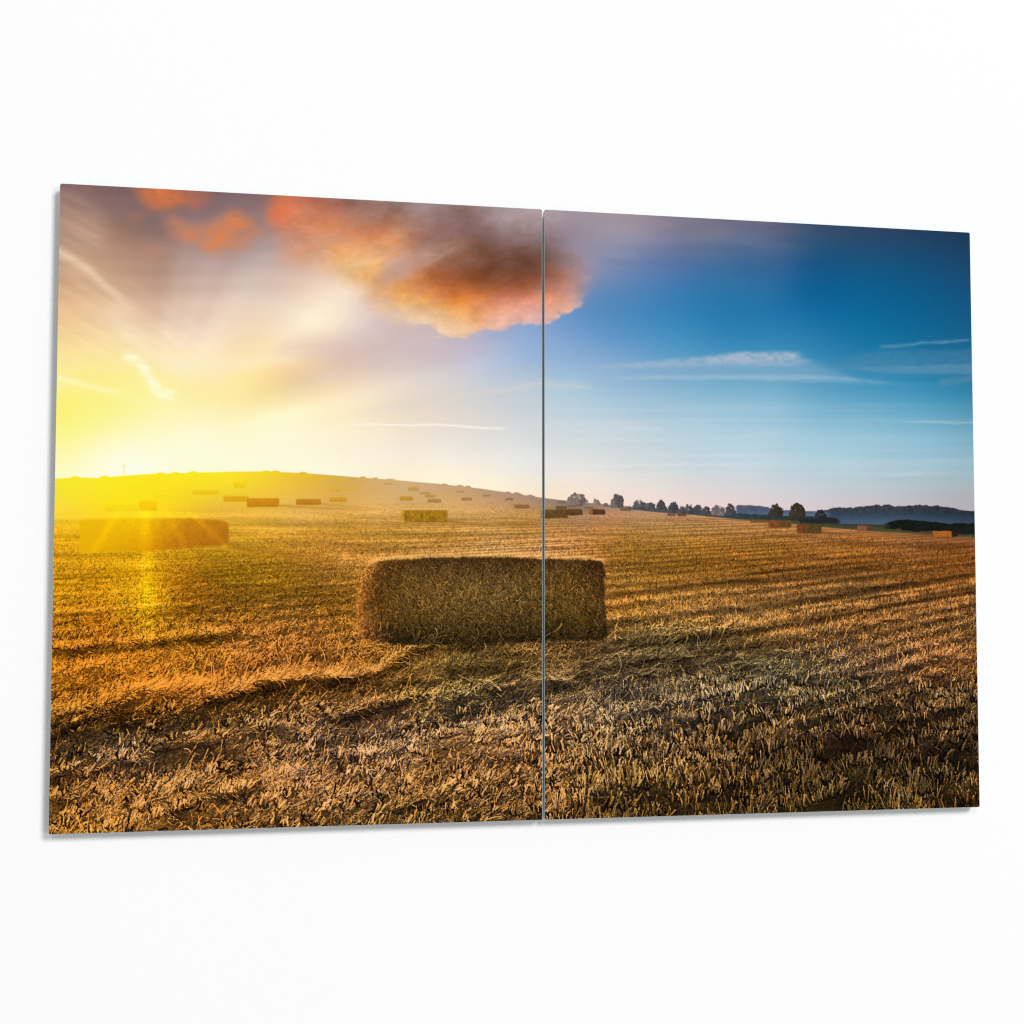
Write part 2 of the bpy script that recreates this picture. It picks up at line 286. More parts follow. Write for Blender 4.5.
lift = 1 + .27*smooth(575, 660, GY) + .20*smooth(632, 680, GY)*(1-smooth(715, 775, GY))*(1-smooth(560, 640, GX)) - .10*smooth(560, 600, GX)*smooth(625, 645, GY)*(1-smooth(690, 730, GY))*(1-smooth(800, 880, GX)) - .34*smooth(600, 740, GX)*smooth(690, 745, GY) + .10*np.exp(-(np.hypot((GX-290)/110, (GY-575)/45))**2)
mean = mean*(1 + smooth(600, 680, GY)[..., None]*np.array([.04, 0, -.10]))
mean = np.clip(mean*lift[..., None]*np.stack([1-.02*smooth(560, 660, GX)*smooth(505, 530, GY), 1+.055*smooth(560, 660, GX)*smooth(505, 530, GY)*(1-smooth(620, 670, GY)), np.ones_like(GX)], -1)*(1 + (smooth(600, 740, GX)*smooth(680, 745, GY))[..., None]*np.array([.09, 0, -.06])), 4, 252)

# ground coordinates: rows run to a vanishing point off to the right, distances open out downwards
VX, VY = 1560.0, 500.0
hy = np.maximum(GY - 497.0, 3.0)
gs = 330.0/hy*6.0                       # distance along the ground
gd = (VX - GX)/hy                       # across the rows
gx0 = (GX - 560.0)/hy*4.0               # sideways
def ground_noise(ku, kv, seed, oct_=4, gain=.55): return fbm(gx0*ku, gs*kv, seed, oct_, gain)

# long features: bright swaths and the dark furrows under them (points along each, half width, strength)
rel = np.zeros_like(GX)
warpY = 3.0*fbm(GX/26, GY/26, 201, 4)*smooth(540, 680, GY)
def swath(pts, half, amp, below=1.0, rough=0.6, seed=0):
    """a raked ridge of straw: light on its far crest, dark on the near side"""
    global rel
    x0, x1 = pts[0][0], pts[-1][0]
    yc = curve(pts, GX) + warpY + half*0.5*fbm(GX/9, GX*0+seed*1.7, 300+seed, 4, .6)
    env = smooth(x0-12, x0+14, GX)*(1-smooth(x1-14, x1+12, GX))
    d = (GY - yc)/half
    w = 1-rough + rough*(0.5+0.9*fbm(GX/16, GX*0+seed, 340+seed, 4))*1.4
    rel += env*amp*w*np.exp(-d*d)
    rel -= env*amp*below*(.62+.2*smooth(640, 670, GY))*np.exp(-((d-2.1)/1.25)**2)
def dark(pts, half, amp, seed=0):
    global rel
    x0, x1 = pts[0][0], pts[-1][0]
    yc = curve(pts, GX) + warpY*0.6 + half*0.4*fbm(GX/9, GX*0+seed*1.7, 400+seed, 4, .6)
    env = smooth(x0-12, x0+14, GX)*(1-smooth(x1-14, x1+12, GX))
    w = 0.6 + 0.8*(0.5+0.7*fbm(GX/20, GX*0+seed, 440+seed, 3))
    rel -= .75*env*amp*w*np.exp(-((GY-yc)/half)**2)
swath([(40,712),(90,702),(110,696),(140,688),(180,683),(245,680)], 5.5, 1.0, .5, seed=1)
swath([(200,696),(235,690),(262,677),(300,671),(345,673),(375,668),(395,656),(415,645),(432,640)], 5.0, 1.15, 1.2, seed=2)
swath([(40,735),(75,722),(95,711),(120,703)], 3.5, 0.9, 1.2, seed=3)
dark([(40,736),(100,722),(160,712),(230,706),(300,690),(360,690),(420,678)], 10, 0.9, 3)
dark([(40,754),(90,745),(160,735),(240,718)], 8, 0.5, 4)
swath([(40,646),(100,640),(150,637),(200,630),(245,624)], 3.6, 0.7, 1.2, seed=4)
dark([(40,655),(110,646),(170,645),(245,634)], 5, 0.6, 5)
swath([(40,612),(120,608),(160,604),(205,603)], 2.2, 0.6, 1.0, seed=5)
dark([(40,625),(110,617),(200,612)], 5, 0.5, 6)
swath([(40,574),(90,572),(150,567)], 2.4, 0.4, .8, seed=6)
dark([(40,578),(120,577),(170,576)], 3, 0.3, 7)
swath([(155,745),(180,737),(215,738),(240,726)], 5, 0.8, 1.2, seed=7)
swath([(90,768),(120,756),(150,756)], 4, 0.8, 1.4, seed=8)
swath([(40,774),(65,768),(80,768)], 5, 0.7, 1.2, seed=9)
swath([(40,792),(90,793),(130,790),(180,780),(215,774)], 5, 0.6, .9, seed=10)
swath([(165,806),(200,797),(245,785)], 5, 0.8, 1.1, seed=11)
swath([(230,742),(262,722),(300,728)], 5, 0.5, 1.3, seed=12)
swath([(340,716),(365,703),(400,694),(420,690)], 5, 0.9, 1.6, seed=13)
dark([(320,738),(350,720),(400,715)], 8, 0.5, 14)
swath([(210,790),(260,776),(310,768)], 5, 0.6, .8, seed=15)
swath([(330,756),(370,750),(420,745)], 5, 0.6, .9, seed=16)
swath([(410,740),(470,727),(520,728),(545,722)], 5, 0.6, .7, seed=17)
swath([(380,812),(410,798),(450,784),(500,776)], 6, 0.7, .9, seed=18)
swath([(60,832),(110,826),(160,822)], 5, 0.5, .6, seed=19)
dark([(400,648),(470,640),(545,640),(600,640),(612,630)], 5, 0.8, 20)
dark([(610,596),(650,591),(700,584),(760,580)], 3.6, 1.1, 21)
dark([(610,563),(700,561),(800,559),(900,556)], 1.8, 0.7, 22)
dark([(606,534),(650,536),(740,534),(850,540)], 1.5, 0.35, 23)
dark([(750,574),(800,572),(865,566),(900,562)], 2.4, 0.8, 24)
dark([(840,590),(900,584),(980,573)], 3.2, 0.8, 25)
dark([(700,584),(740,581),(790,580),(830,580)], 2.8, 0.6, 26)
swath([(690,600),(760,596),(830,586),(900,582)], 2.6, 0.6, .9, seed=27)
swath([(680,634),(740,626),(800,615),(870,604),(920,594),(985,580)], 4.2, 0.8, .9, seed=28)
dark([(700,612),(760,608),(840,598),(890,597)], 3.5, 0.6, 29)
swath([(740,640),(800,632),(860,622),(985,612)], 4, 0.4, .6, seed=30)
swath([(700,630),(730,624),(765,621)], 3.6, 0.9, .6, seed=31)
swath([(895,666),(925,655),(985,648)], 5, 0.9, .8, seed=32)
swath([(925,672),(985,662)], 4, 0.8, .8, seed=33)
dark([(640,650),(690,640),(760,636)], 5, 0.6, 34)
dark([(660,648),(700,640),(740,648),(780,655)], 5, 0.5, 35)
swath([(608,590),(660,600),(740,603)], 4.5, 0.4, .4, seed=36)
for yy, h, am in [(516,1.0,.25),(524,1.2,-.3),(529,1.1,.3),(534,1.2,-.4),(540,1.4,.35),(547,1.6,-.25)]:
    t_ = np.exp(-((GY-yy-1.5*fbm(GX/60, GX*0+yy, int(yy), 3))/h)**2)*smooth(40, 90, GX)*(1-0.6*smooth(600, 640, GX))
    rel += am*t_*0.7
mot = ground_noise(1.7, 2.0, 211, 5, .6)
rows = fbm(gd*2.4 + 0.25*mot, gs*0.55, 215, 3)
emb = ground_noise(5.0, 5.5, 217, 4, .6)
# drilled rows and the wider lanes between them, all running to the same far point
ph = gd + .10*mot + .35*fbm(GX/140, GY/60, 225, 3)
def crest(period, k=1.0):
    s_ = np.sin(2*np.pi*ph/period); return np.sign(s_)*np.abs(s_)**.8
lane = crest(1.08)*smooth(3.2, 6.0, gd)*(1-smooth(22, 40, gd)) + .8*crest(2.9)*smooth(14, 24, gd)*(1-smooth(60, 110, gd))
drill = crest(.36)*smooth(1.3, 2.2, gd)*(1-smooth(5.5, 8.5, gd)) + .7*crest(.62)*smooth(4.5, 6.5, gd)*(1-smooth(9, 14, gd))
rowmod = .55 + .9*np.clip(.5+fbm(GX/70, GY/30, 227, 3), 0, 1)
near = smooth(520, 720, GY)
hf = smooth(500, 520, GY)
rel = 1.25*rel + hf*rowmod*(1-.6*(1-smooth(300, 460, GX)))*(.40*lane + .40*drill*(.35+.65*smooth(500, 760, GX))) + hf*0.45*rows*(0.5+0.5*near) + hf*1.35*mot*(0.25+0.75*near) + .55*hf*fbm(GX/16, GY/7, 229, 4, .6)*smooth(575, 640, GY)*(1-smooth(700, 760, GY)*.5)*(1-smooth(420, 520, GX)) + hf*0.75*emb*(0.25+0.75*near)
far_rows = fbm(GX/95.0, hy**0.62*1.15 - GX*0.004, 219, 4, .6)
rel = rel + 0.9*far_rows*(1-smooth(560, 620, GY))*smooth(500, 512, GY)

# ---- straw and stubble, one stroke at a time, far to near, kept as a tone multiplier
sy_sorted = None
tone = np.exp(0.35*rel - 0.42*smooth(560, 720, GY)).astype(np.float32)
tone *= np.exp(0.30*fbm(UX/1.6, UY/1.1, 221, 2)).astype(np.float32)
warm = np.zeros_like(GX)                     # >0 golden, <0 grey soil
soil = .8*np.clip(-rel*0.9 + 0.5*fbm(GX/22, GY/12, 223, 4), 0, 1)*smooth(600, 700, GY)
warm -= 0.38*soil
relf = rel
def sample(arr, x, y):
    cx, cy = cell(x, y)
    i = np.clip(np.rint(cx).astype(int), 0, NX-1); j = np.clip(np.rint(cy).astype(int), 0, NY-1)
    return arr[j, i]
def strokes(x, y, ang, ln, wd, val, wrm, bend, root, clip=None):
    """x, y root; straight or bent strokes; val tone at the tip, root*val at the root"""
    o = np.argsort(y, kind='stable')
    x, y, ang, ln, wd, val, wrm, bend = [np.asarray(q)[o] for q in (x, y, ang, ln, wd, val, wrm, bend)]
    n = int(np.ceil(ln.max()/0.45))+1
    B = 4000
    for b in range(0, len(x), B):
        s = slice(b, b+B)
        nn = max(2, int(np.ceil(ln[s].max()/0.45))+1)
        t = np.linspace(0, 1, nn)[None, :]
        a_ = ang[s][:, None] + bend[s][:, None]*(t-0.5)
        px = x[s][:, None] + np.cos(a_)*ln[s][:, None]*t
        py = y[s][:, None] - np.sin(a_)*ln[s][:, None]*t
        nxv = np.sin(ang[s])[:, None]; nyv = np.cos(ang[s])[:, None]
        v = val[s][:, None]*(root + (1-root)*np.sqrt(t))
        wv = np.broadcast_to(wrm[s][:, None], v.shape)
        for k, off in enumerate((0.62, -0.62, 0.0)):
            on = (wd[s][:, None] > (0.9 if k < 2 else 0)) & (t <= 1)
            cx, cy = cell(px + nxv*off, py + nyv*off)
            i = np.rint(cx).astype(int); j = np.rint(cy).astype(int)
            ok = on & (i >= 0) & (j >= 0) & (i < NX) & (j < NY)
            if clip is not None: ok &= clip[np.clip(j, 0, NY-1), np.clip(i, 0, NX-1)] > 0.5
            f = 0.72 if k == 0 else (0.9 if k == 1 else 1.0)
            tone[j[ok], i[ok]] = (v*f)[ok]; warm[j[ok], i[ok]] = wv[ok]

def scatter(n, y0, y1, x0=40, x1=990, power=1.0):
    y = y0 + (y1-y0)*rng.random(n)**power
    return x0 + (x1-x0)*rng.random(n), y
def slope_at(x, y): return np.arctan2(np.maximum(y-VY, 1), VX-x)    # direction of the rows
fieldclip = (land > 0.5).astype(np.float32)*(GY > curve(RIDGE, GX)+8)

def field(n, y0, y1):
    x, y = scatter(n, y0, y1)
    r = sample(relf, x, y)
    sc = (y-490)/330.0
    upright = np.clip(smooth(560, 640, x)*(1-.5*smooth(600, 690, y)) + smooth(600, 780, x)*smooth(690, 740, y), 0, 1)
    st = rng.random(len(x)) < (0.28 + 0.5*upright - .17*smooth(640, 700, y)*(1-smooth(480, 640, x)))
    a = np.where(st, np.pi/2 - .10 + rng.normal(0, 1, n)*(.55 - .25*smooth(560, 700, x)), slope_at(x, y)*1.3 + 0.12 + rng.normal(0, 0.60, n))
    ln = np.where(st, 8, 11)*sc*np.clip(np.exp(rng.normal(-.35, .6, n)), .15, 2.4) + 0.8
    ln = np.where((~st) & (rng.random(n) < 0.02), ln*2.2, ln)
    val = np.exp(0.95*r + rng.normal(0, 1, n)*(.5+.28*smooth(570, 680, y))-.1)
    val *= np.where(rng.random(n) < 0.34, 0.25, 1.0)
    wr = 0.25 + 0.4*np.clip(r, -1, 1) + rng.normal(0, 0.3, n) + .38*np.clip(np.log(np.clip(val, .1, 5)), -1.6, 1.3)
    wd = np.where(rng.random(n) < smooth(680, 830, y)*0.05, 1.2, 0.5)
    keep = rng.random(n) < np.clip(0.55 + 0.65*r, 0.16 - .08*smooth(660, 720, y), 1)*(1-.66*smooth(600, 760, x)*smooth(690, 750, y))
    strokes(x[keep], y[keep], a[keep], ln[keep], wd[keep], np.clip(val[keep], .05, 6), wr[keep], rng.normal(0, .22, keep.sum()), 0.45, fieldclip)
field(80000, 503, 572)
field(62000, 562, 642)

# ---- the bales
BALE = [(357,634),(356.5,606),(358,590),(361,577),(366,568),(374,562),(388,559.5),(430,557.5),(480,556.5),(520,557.5),(545,558.5),(585,559.5),(602,561),(604.5,566),(605,600),(607.5,628),(604,640),(560,640),(480,643),(420,645),(385,643),(364,640)]
wq = 2.1*fbm(GX/5, GY/5, 231, 5, .75)
balem = poly(BALE, GX+wq, GY+wq)
BM = [(357.5,625,150,95,40),(359,590,160,102,44),(363,572,170,112,50),(365,605,104,68,26),(366,585,108,70,28),(372,600,90,58,22),(374,580,92,60,24),(380,570,86,58,24),(400,565,72,50,22),(430,563,64,46,22),(480,561,62,45,22),(520,562,64,46,22),(580,564,66,46,22),
(400,585,84,62,27),(440,585,88,66,32),(480,590,92,71,36),(520,590,86,66,33),(560,590,84,64,27),(585,590,80,58,25),(598,585,60,42,18),(602,610,64,46,20),(380,620,84,58,24),(420,620,72,54,24),(470,620,68,53,25),(520,620,62,48,22),(570,618,66,50,20),(595,625,56,42,18),
(385,638,60,42,20),(430,640,50,38,18),(500,638,46,35,16),(560,636,46,35,16),(590,640,44,34,16)]
bmean = np.clip(tps(BM, 2e-3)*np.array([1.16, 1.12, 1.08]), 8, 254)
bfeather = blur(balem, 0.8)
mean = mean*(1-bfeather[..., None]) + bmean*bfeather[..., None]
# sunlit straw along the top, seen edge on
topc = curve([(360,570),(368,562),(378,557),(400,555),(440,553),(500,552),(545,553.5),(590,556),(606,560)], GX)
topb = smooth(-1.5, 1.5, GY-topc)*(1-smooth(3.0, 6.0, GY-topc))*smooth(364, 372, GX)*(1-smooth(600, 607, GX))
mean = mixc(mean, (214, 160, 88), np.clip(topb*0.85*(1-bfeather), 0, 1))
tone[balem > 0.5] = 0.5; warm[balem > 0.5] = 0.2
n = 15000
x = rng.uniform(354, 610, n); y = rng.uniform(552, 648, n)
blob = np.exp(0.55*sample(fbm(GX/9, GY/8, 241, 4), x, y))
a = rng.uniform(0, np.pi, n)*0.75 + 0.45*np.pi*rng.random(n)
strokes(x, y, a, rng.uniform(2, 8, n), np.where(rng.random(n) < .35, 1.2, .5), np.clip(np.exp(rng.normal(0, .6, n))*blob, .12, 3.5), rng.normal(.05, .3, n), rng.normal(0, .6, n), .6, balem)
# ragged straws over its edges, bright on the lit left end and the top
n = 1300
x = rng.uniform(366, 606, n); y = sample(topc, x, np.full(n, 560.0)) + rng.uniform(1, 7, n)
strokes(x, y, rng.normal(np.pi/2, 1.0, n), rng.uniform(1.5, 6.5, n), np.full(n, .5), np.exp(rng.normal(.25, .5, n)), rng.normal(.2, .25, n), rng.normal(0, .5, n), .7)
n = 500
x = 357 + np.abs(rng.normal(0, 3.2, n)) - 1; y = rng.uniform(572, 642, n)
strokes(x, y, rng.normal(np.pi/2, .7, n), rng.uniform(2, 7, n), np.where(rng.random(n) < .3, 1.2, .5), np.exp(rng.normal(.15, .5, n)), rng.normal(.3, .2, n), rng.normal(0, .5, n), .7)
n = 26
strokes(rng.uniform(354, 362, n), rng.uniform(585, 640, n), rng.uniform(2.4, 3.6, n), rng.uniform(3, 10, n), np.full(n, .5), np.full(n, 2.2), np.full(n, .1), rng.normal(0, .3, n), .8)
# shadowed loose straw heaped in front of the bale
dl, tl = line_dist([(392,652),(430,640),(470,650),(545,662),(600,650),(660,640),(745,648)])

field(56000, 636, 720)
n = 1300                                     # loose straw banked against the foot of the bale
x = rng.uniform(358, 612, n); y = 641 + rng.normal(2, 4.5, n)
strokes(x, y, rng.normal(.35, .8, n), rng.uniform(3, 12, n), np.where(rng.random(n) < .08, 1.2, .5), np.exp(rng.normal(.15, .75, n)), rng.normal(.3, .3, n), rng.normal(0, .6, n), .7, fieldclip)
n = 4500                                     # long bent straws of the raked swaths
x = np.concatenate([rng.uniform(45, 445, 2600), rng.uniform(410, 770, 1900)])
y = np.concatenate([curve([(45,716),(110,704),(180,694),(245,692),(300,686),(380,682),(440,660)], x[:2600]) + rng.normal(3, 10, 2600),
                    curve([(420,660),(480,662),(540,668),(600,655),(660,645),(770,648)], x[2600:]) + rng.normal(4, 11, 1900)])
r = sample(relf, x, y)
strokes(x, y, np.where(rng.random(n) < .8, slope_at(x, y)*1.6 + rng.normal(.1, .4, n), rng.uniform(0, 3.1, n)), rng.uniform(7, 24, n), np.where(rng.random(n) < .12, 1.2, .5), np.clip(np.exp(.7*r + rng.normal(.15, .62, n)), .12, 5), .38 + .2*r, rng.normal(0, .5, n), .8, fieldclip)
n = 2200
x = rng.uniform(45, 436, n)
y = curve([(45,712),(90,702),(110,696),(140,688),(180,683),(235,688),(262,677),(300,671),(345,673),(375,668),(395,656),(415,645),(436,640)], x) + rng.normal(0, 2.4, n)
strokes(x, y, slope_at(x, y)*1.7 + rng.normal(.12, .38, n), rng.uniform(4, 15, n), np.where(rng.random(n) < .1, 1.2, .5), np.exp(rng.normal(.70, .85, n)), rng.normal(.45, .25, n), rng.normal(0, .4, n), .8, fieldclip)
field(60000, 690, 800)
field(34000, 770, 850)

# standing stubble in rows at lower right, and scattered tufts over the near ground
def tufts(n, x0, x1, y0, y1, row, bright, tall=1.0):
    x, y = scatter(n, y0, y1, x0, x1)
    hh = np.maximum(y-497, 3); d = (VX-x)/hh
    if row:                                  # pull the tufts on to drilled rows
        target = (np.floor(d/0.23)+0.5)*0.23 + rng.normal(0, .05, n)
        y = 497 + (VX-x)/target; ok = (y > y0-6) & (y < y1+10); x, y = x[ok], y[ok]
    keep = sample(relf, x, y) > rng.normal(-.25, .35, len(x)); x, y = x[keep], y[keep]
    n = len(x); m = 8 if tall >= 1 else 10
    r = sample(relf, x, y)
    cv = np.exp(0.5*r + rng.normal(bright, .35, n))
    sc = (y-470)/350.0
    ox = rng.normal(0, 4.6 if tall >= 1 else 3.4, (n, m))*sc[:, None]; oy = rng.normal(0, 1.8, (n, m))*sc[:, None]
    X = (x[:, None]+ox).ravel(); Y = (y[:, None]+oy).ravel(); C = np.repeat(cv, m)
    N = n*m
    strokes(X-.9, Y+1.5, rng.normal(1.5, .5, N), rng.uniform(3, 9, N)*np.repeat(sc, m), np.full(N, 1.2), C*.13, rng.normal(-.1, .2, N), rng.normal(0, .15, N), .9, fieldclip)
    big = np.repeat(np.where(y > 735, rng.uniform(.9, 1.45, n), 1.0), m)
    lean = np.repeat(rng.normal(1.52 - .4*(tall < 1), .24, n), m)
    strokes(X, Y, rng.normal(lean, .17), rng.uniform(5, 14, N)*np.repeat(sc, m)*big*tall, np.where(rng.random(N) < .16*big, 1.2, .5), np.clip(C*np.exp(rng.normal(.35, .85, N)), .06, 8), rng.normal(.45, .35, N), rng.normal(0, .14, N), .18, fieldclip)
tufts(430, 700, 990, 680, 800, True, .35)
tufts(330, 620, 990, 740, 826, True, .7)
tufts(230, 540, 760, 720, 826, False, .55)
tufts(380, 40, 560, 700, 838, False, .40, .62)
n = 700                                     # stray pale straws lying on top
x, y = scatter(n, 640, 832)
strokes(x, y, rng.uniform(0, 3.1, n), rng.uniform(3, 10, n)*(y-470)/350, np.where(rng.random(n) < .12, 1.2, .5), np.exp(rng.normal(.6, .5, n)), rng.normal(-.15, .3, n), rng.normal(0, .35, n), .8, fieldclip)
flint = (fbm(UX/1.5, UY/1.2, 261, 2) > .80) & (GY > 660) & (soil > .25)
tone[flint] *= 3.0; warm[flint] = -1.0
green = np.clip(fbm(GX/14, GY/9, 263, 4)*1.8 - .35, 0, 1)*.28*smooth(560, 800, GX)*smooth(560, 780, GY)

# ---- compress far texture, dim it in the glare, then hold every neighbourhood to its own mean colour
contrast = 0.16*smooth(497, 510, GY) + smooth(508, 560, GY)*0.36 + 0.50*smooth(550, 660, GY) + .14*smooth(660, 760, GY)
contrast = np.clip(contrast, 0.12, 1.2)
glare = np.exp(-(np.hypot((GX-140)/135, (GY-490)/56))**2)
contrast = contrast*(1-0.80*glare)
contrast = np.where(balem > .5, 0.85, contrast)
tone = tone*np.exp((.10+.34*near)*fbm(UX/1.15, UY/1.0, 265, 2) + .12*near*fbm(UX/3.2, UY/2.2, 266, 2)).astype(np.float32)
reln = np.clip(rel - blur(rel, 20, 12), -1.4, 1.4)
tone = np.exp(np.log(np.clip(tone, .03, 8))*contrast)
tone = np.where(balem > .5, tone, tone*np.exp((.62-.10*near)*smooth(500, 525, GY)*(1-.5*glare)*reln))
ml = lin(mean).astype(np.float32)
wa = warm*contrast
tint = np.stack([1+.12*wa, 1-.03*wa+.04*green, np.clip(1-.50*wa, .3, 1.8)], -1)
tint[..., 0] -= .25*green*contrast; tint[..., 2] += .05*green
ground = ml*tone[..., None]*tint
ground = ground + 0.005*np.clip(-warm, 0, 1)[..., None]*np.array([.8, .85, 1.05], np.float32)*smooth(640, 720, GY)[..., None]
wgt = (land > .5).astype(np.float32)
def hold(img, target, s):
    num = np.stack([blur(target[..., c]*wgt, s, s*.7) for c in range(3)], -1)
    den = np.stack([blur(img[..., c]*wgt, s, s*.7) for c in range(3)], -1)
    return img*np.clip(num/np.maximum(den, 1e-5), .3, 3)
keepl = np.exp(0.62*np.clip(rel, -1.8, 1.6))[..., None]*np.ones(3, np.float32)
ground = hold(ground, ml*np.where(balem[..., None] > .5, 1, keepl/1.05), 13)
# the brightest straw rolls off towards cream instead of clipping to yellow
def rolloff(g):
    lum = g.max(-1, keepdims=True); knee = np.clip(1.25*ml.max(-1, keepdims=True), .55, .93)
    new = np.where(lum > knee, knee + (1-knee)*(1-np.exp(-(lum-knee)/(1-knee))), lum)
    g = g*new/np.maximum(lum, 1e-6)
    k = np.clip((lum-knee+.05)/.9, 0, 1)*.5
    hue = (ml/ml.max(-1, keepdims=True))**.72
    return g*(1-k) + k*new*hue*np.array([1, 1.04, 1.0], np.float32)
clump = .22*np.clip(blur(rel, 3), -1.3, 1.2) + .30*fbm(GX/20 - GY/30, GY/9, 269, 4, .6)
ground = ground*np.exp(clump*smooth(620, 690, GY)*(balem < .5)*(1-.45*smooth(560, 660, GX)))[..., None]
ground = rolloff(ground)
ground = np.clip(ground, .0012, 1.0)
def to255(l): return np.where(l <= .0031308, l*12.92, 1.055*np.power(np.maximum(l, 1e-9), 1/2.4)-.055)*255
ground255 = to255(ground).astype(np.float32)
lo = np.stack([blur(ground255[..., c], 2.0) for c in range(3)], -1)
ground255 = ground255 + 0.40*(ground255-lo)*smooth(515, 600, GY)[..., None]
pk = ground255.max(-1, keepdims=True); ground255 = np.clip(ground255*np.where(pk > 250, 250/pk, 1), 7, 253)
art = sky*(1-land[..., None]) + ground255*land[..., None]

# ---- far woods, hedges and trees
def over(mask, col): 
    global art
    art = mixc(art, col, np.clip(mask, 0, 1)) if not isinstance(col, np.ndarray) or col.ndim == 1 else art*(1-mask[..., None]) + col*mask[..., None]
TREE_IDS = []; HEDGE = np.zeros_like(GX); WOOD = np.zeros_like(GX)
rag = 1.1*fbm(GX/4.0, GY/4.0, 271, 5, .75)
leafy = fbm(GX/2.6, GY/2.2, 273, 4, .65)
wood_top = curve([(795,512),(815,511.5),(830,509),(850,507),(866,506.5),(880,504.5),(900,506),(920,504.5),(938,506),(950,506.5),(958,509),(965,511.5),(985,511.5)], GX) + 2.2*fbm(GX/7, GX*0, 275, 5, .7)
wood = smooth(-.5, .5, GY-wood_top)*(1-smooth(523, 526, GY))*smooth(806, 826, GX)
wc = np.stack([curve([(500,62),(508,56),(514,52),(520,66),(526,82)], GY), curve([(500,60),(508,60),(514,66),(520,84),(526,100)], GY), curve([(500,66),(508,68),(514,82),(520,106),(526,122)], GY)], -1)
wc = wc*(1 + .30*leafy*(1-smooth(509, 520, GY)))[..., None]
wc = wc*(1 - .25*smooth(880, 985, GX))[..., None]
over(wood, wc.astype(np.float32)); WOOD = np.maximum(WOOD, wood)
back_top = curve([(735,506),(738,505),(752,505.5),(768,507),(772,510),(800,511),(830,512)], GX) + .8*fbm(GX/5, GX*0, 277, 4)
back = smooth(-.5, .5, GY-back_top)*(1-smooth(516, 519, GY))*smooth(734, 738, GX)*(1-smooth(822, 834, GX))
over(back, (np.stack([curve([(504,96),(510,72),(518,100)], GY), curve([(504,84),(510,86),(518,118)], GY), curve([(504,92),(510,112),(518,138)], GY)], -1)*(1+.15*leafy[..., None])).astype(np.float32)); WOOD = np.maximum(WOOD, back)
# hedge running along the field edge
ht = curve([(604,505),(630,507.5),(660,509),(690,510.5),(735,513),(790,516),(830,517)], GX) + .6*fbm(GX/3, GX*0, 279, 3)
hb = curve([(604,507),(630,509.5),(660,512.5),(690,514.5),(735,519),(790,523),(830,526)], GX)
hedge = smooth(-.5, .5, GY-ht)*smooth(-.6, .6, hb-GY)*smooth(600, 640, GX)*(1-smooth(828, 836, GX))
hc = np.stack([curve([(600,92),(660,66),(740,52),(830,34)], GX), curve([(600,92),(660,76),(740,66),(830,46)], GX), curve([(600,86),(660,80),(740,70),(830,46)], GX)], -1)*(1+.22*leafy[..., None])
over(hedge, hc.astype(np.float32)); HEDGE = np.maximum(HEDGE, hedge)
green_strip = smooth(-.6, .6, GY-curve([(700,516),(800,521),(840,524),(985,526)], GX))*smooth(-.8, .8, curve([(700,517),(780,522),(822,527),(870,531),(930,534),(985,538.5)], GX)-GY)*smooth(720, 790, GX)
over(green_strip, (np.stack([np.full_like(GX, 66), np.full_like(GX, 72), np.full_like(GX, 44)], -1)*(1+.2*leafy[..., None]*smooth(400, 500, GY)[..., None])).astype(np.float32))
dkt = curve([(880,525),(888,522.5),(896,520),(905,519.5),(918,520.5),(930,521.5),(950,523.5),(985,523)], GX) + .8*fbm(GX/4, GX*0, 281, 4)
dkb = curve([(880,528),(900,530),(925,532.5),(950,534),(985,535)], GX)
dk = smooth(-.5, .5, GY-dkt)*smooth(-.8, .8, dkb-GY)*smooth(880, 890, GX)
over(dk, (np.stack([np.full_like(GX, 24), np.full_like(GX, 28), np.full_like(GX, 24)], -1)*(1+.5*leafy[..., None])).astype(np.float32)); HEDGE = np.maximum(HEDGE, dk)
dk2 = poly([(818,519),(826,517.5),(836,518),(840,521),(839,524),(800,523),(800,520)], GX+rag, GY+rag); dk2 = blur(dk2, .6)
over(dk2, np.array([36, 38, 44], np.float32)); HEDGE = np.maximum(HEDGE, dk2)
dk3 = poly([(836,523.5),(890,524.5),(890,527),(836,526)], GX, GY); over(blur(dk3, 1)*.8, np.array([46, 52, 52], np.float32))
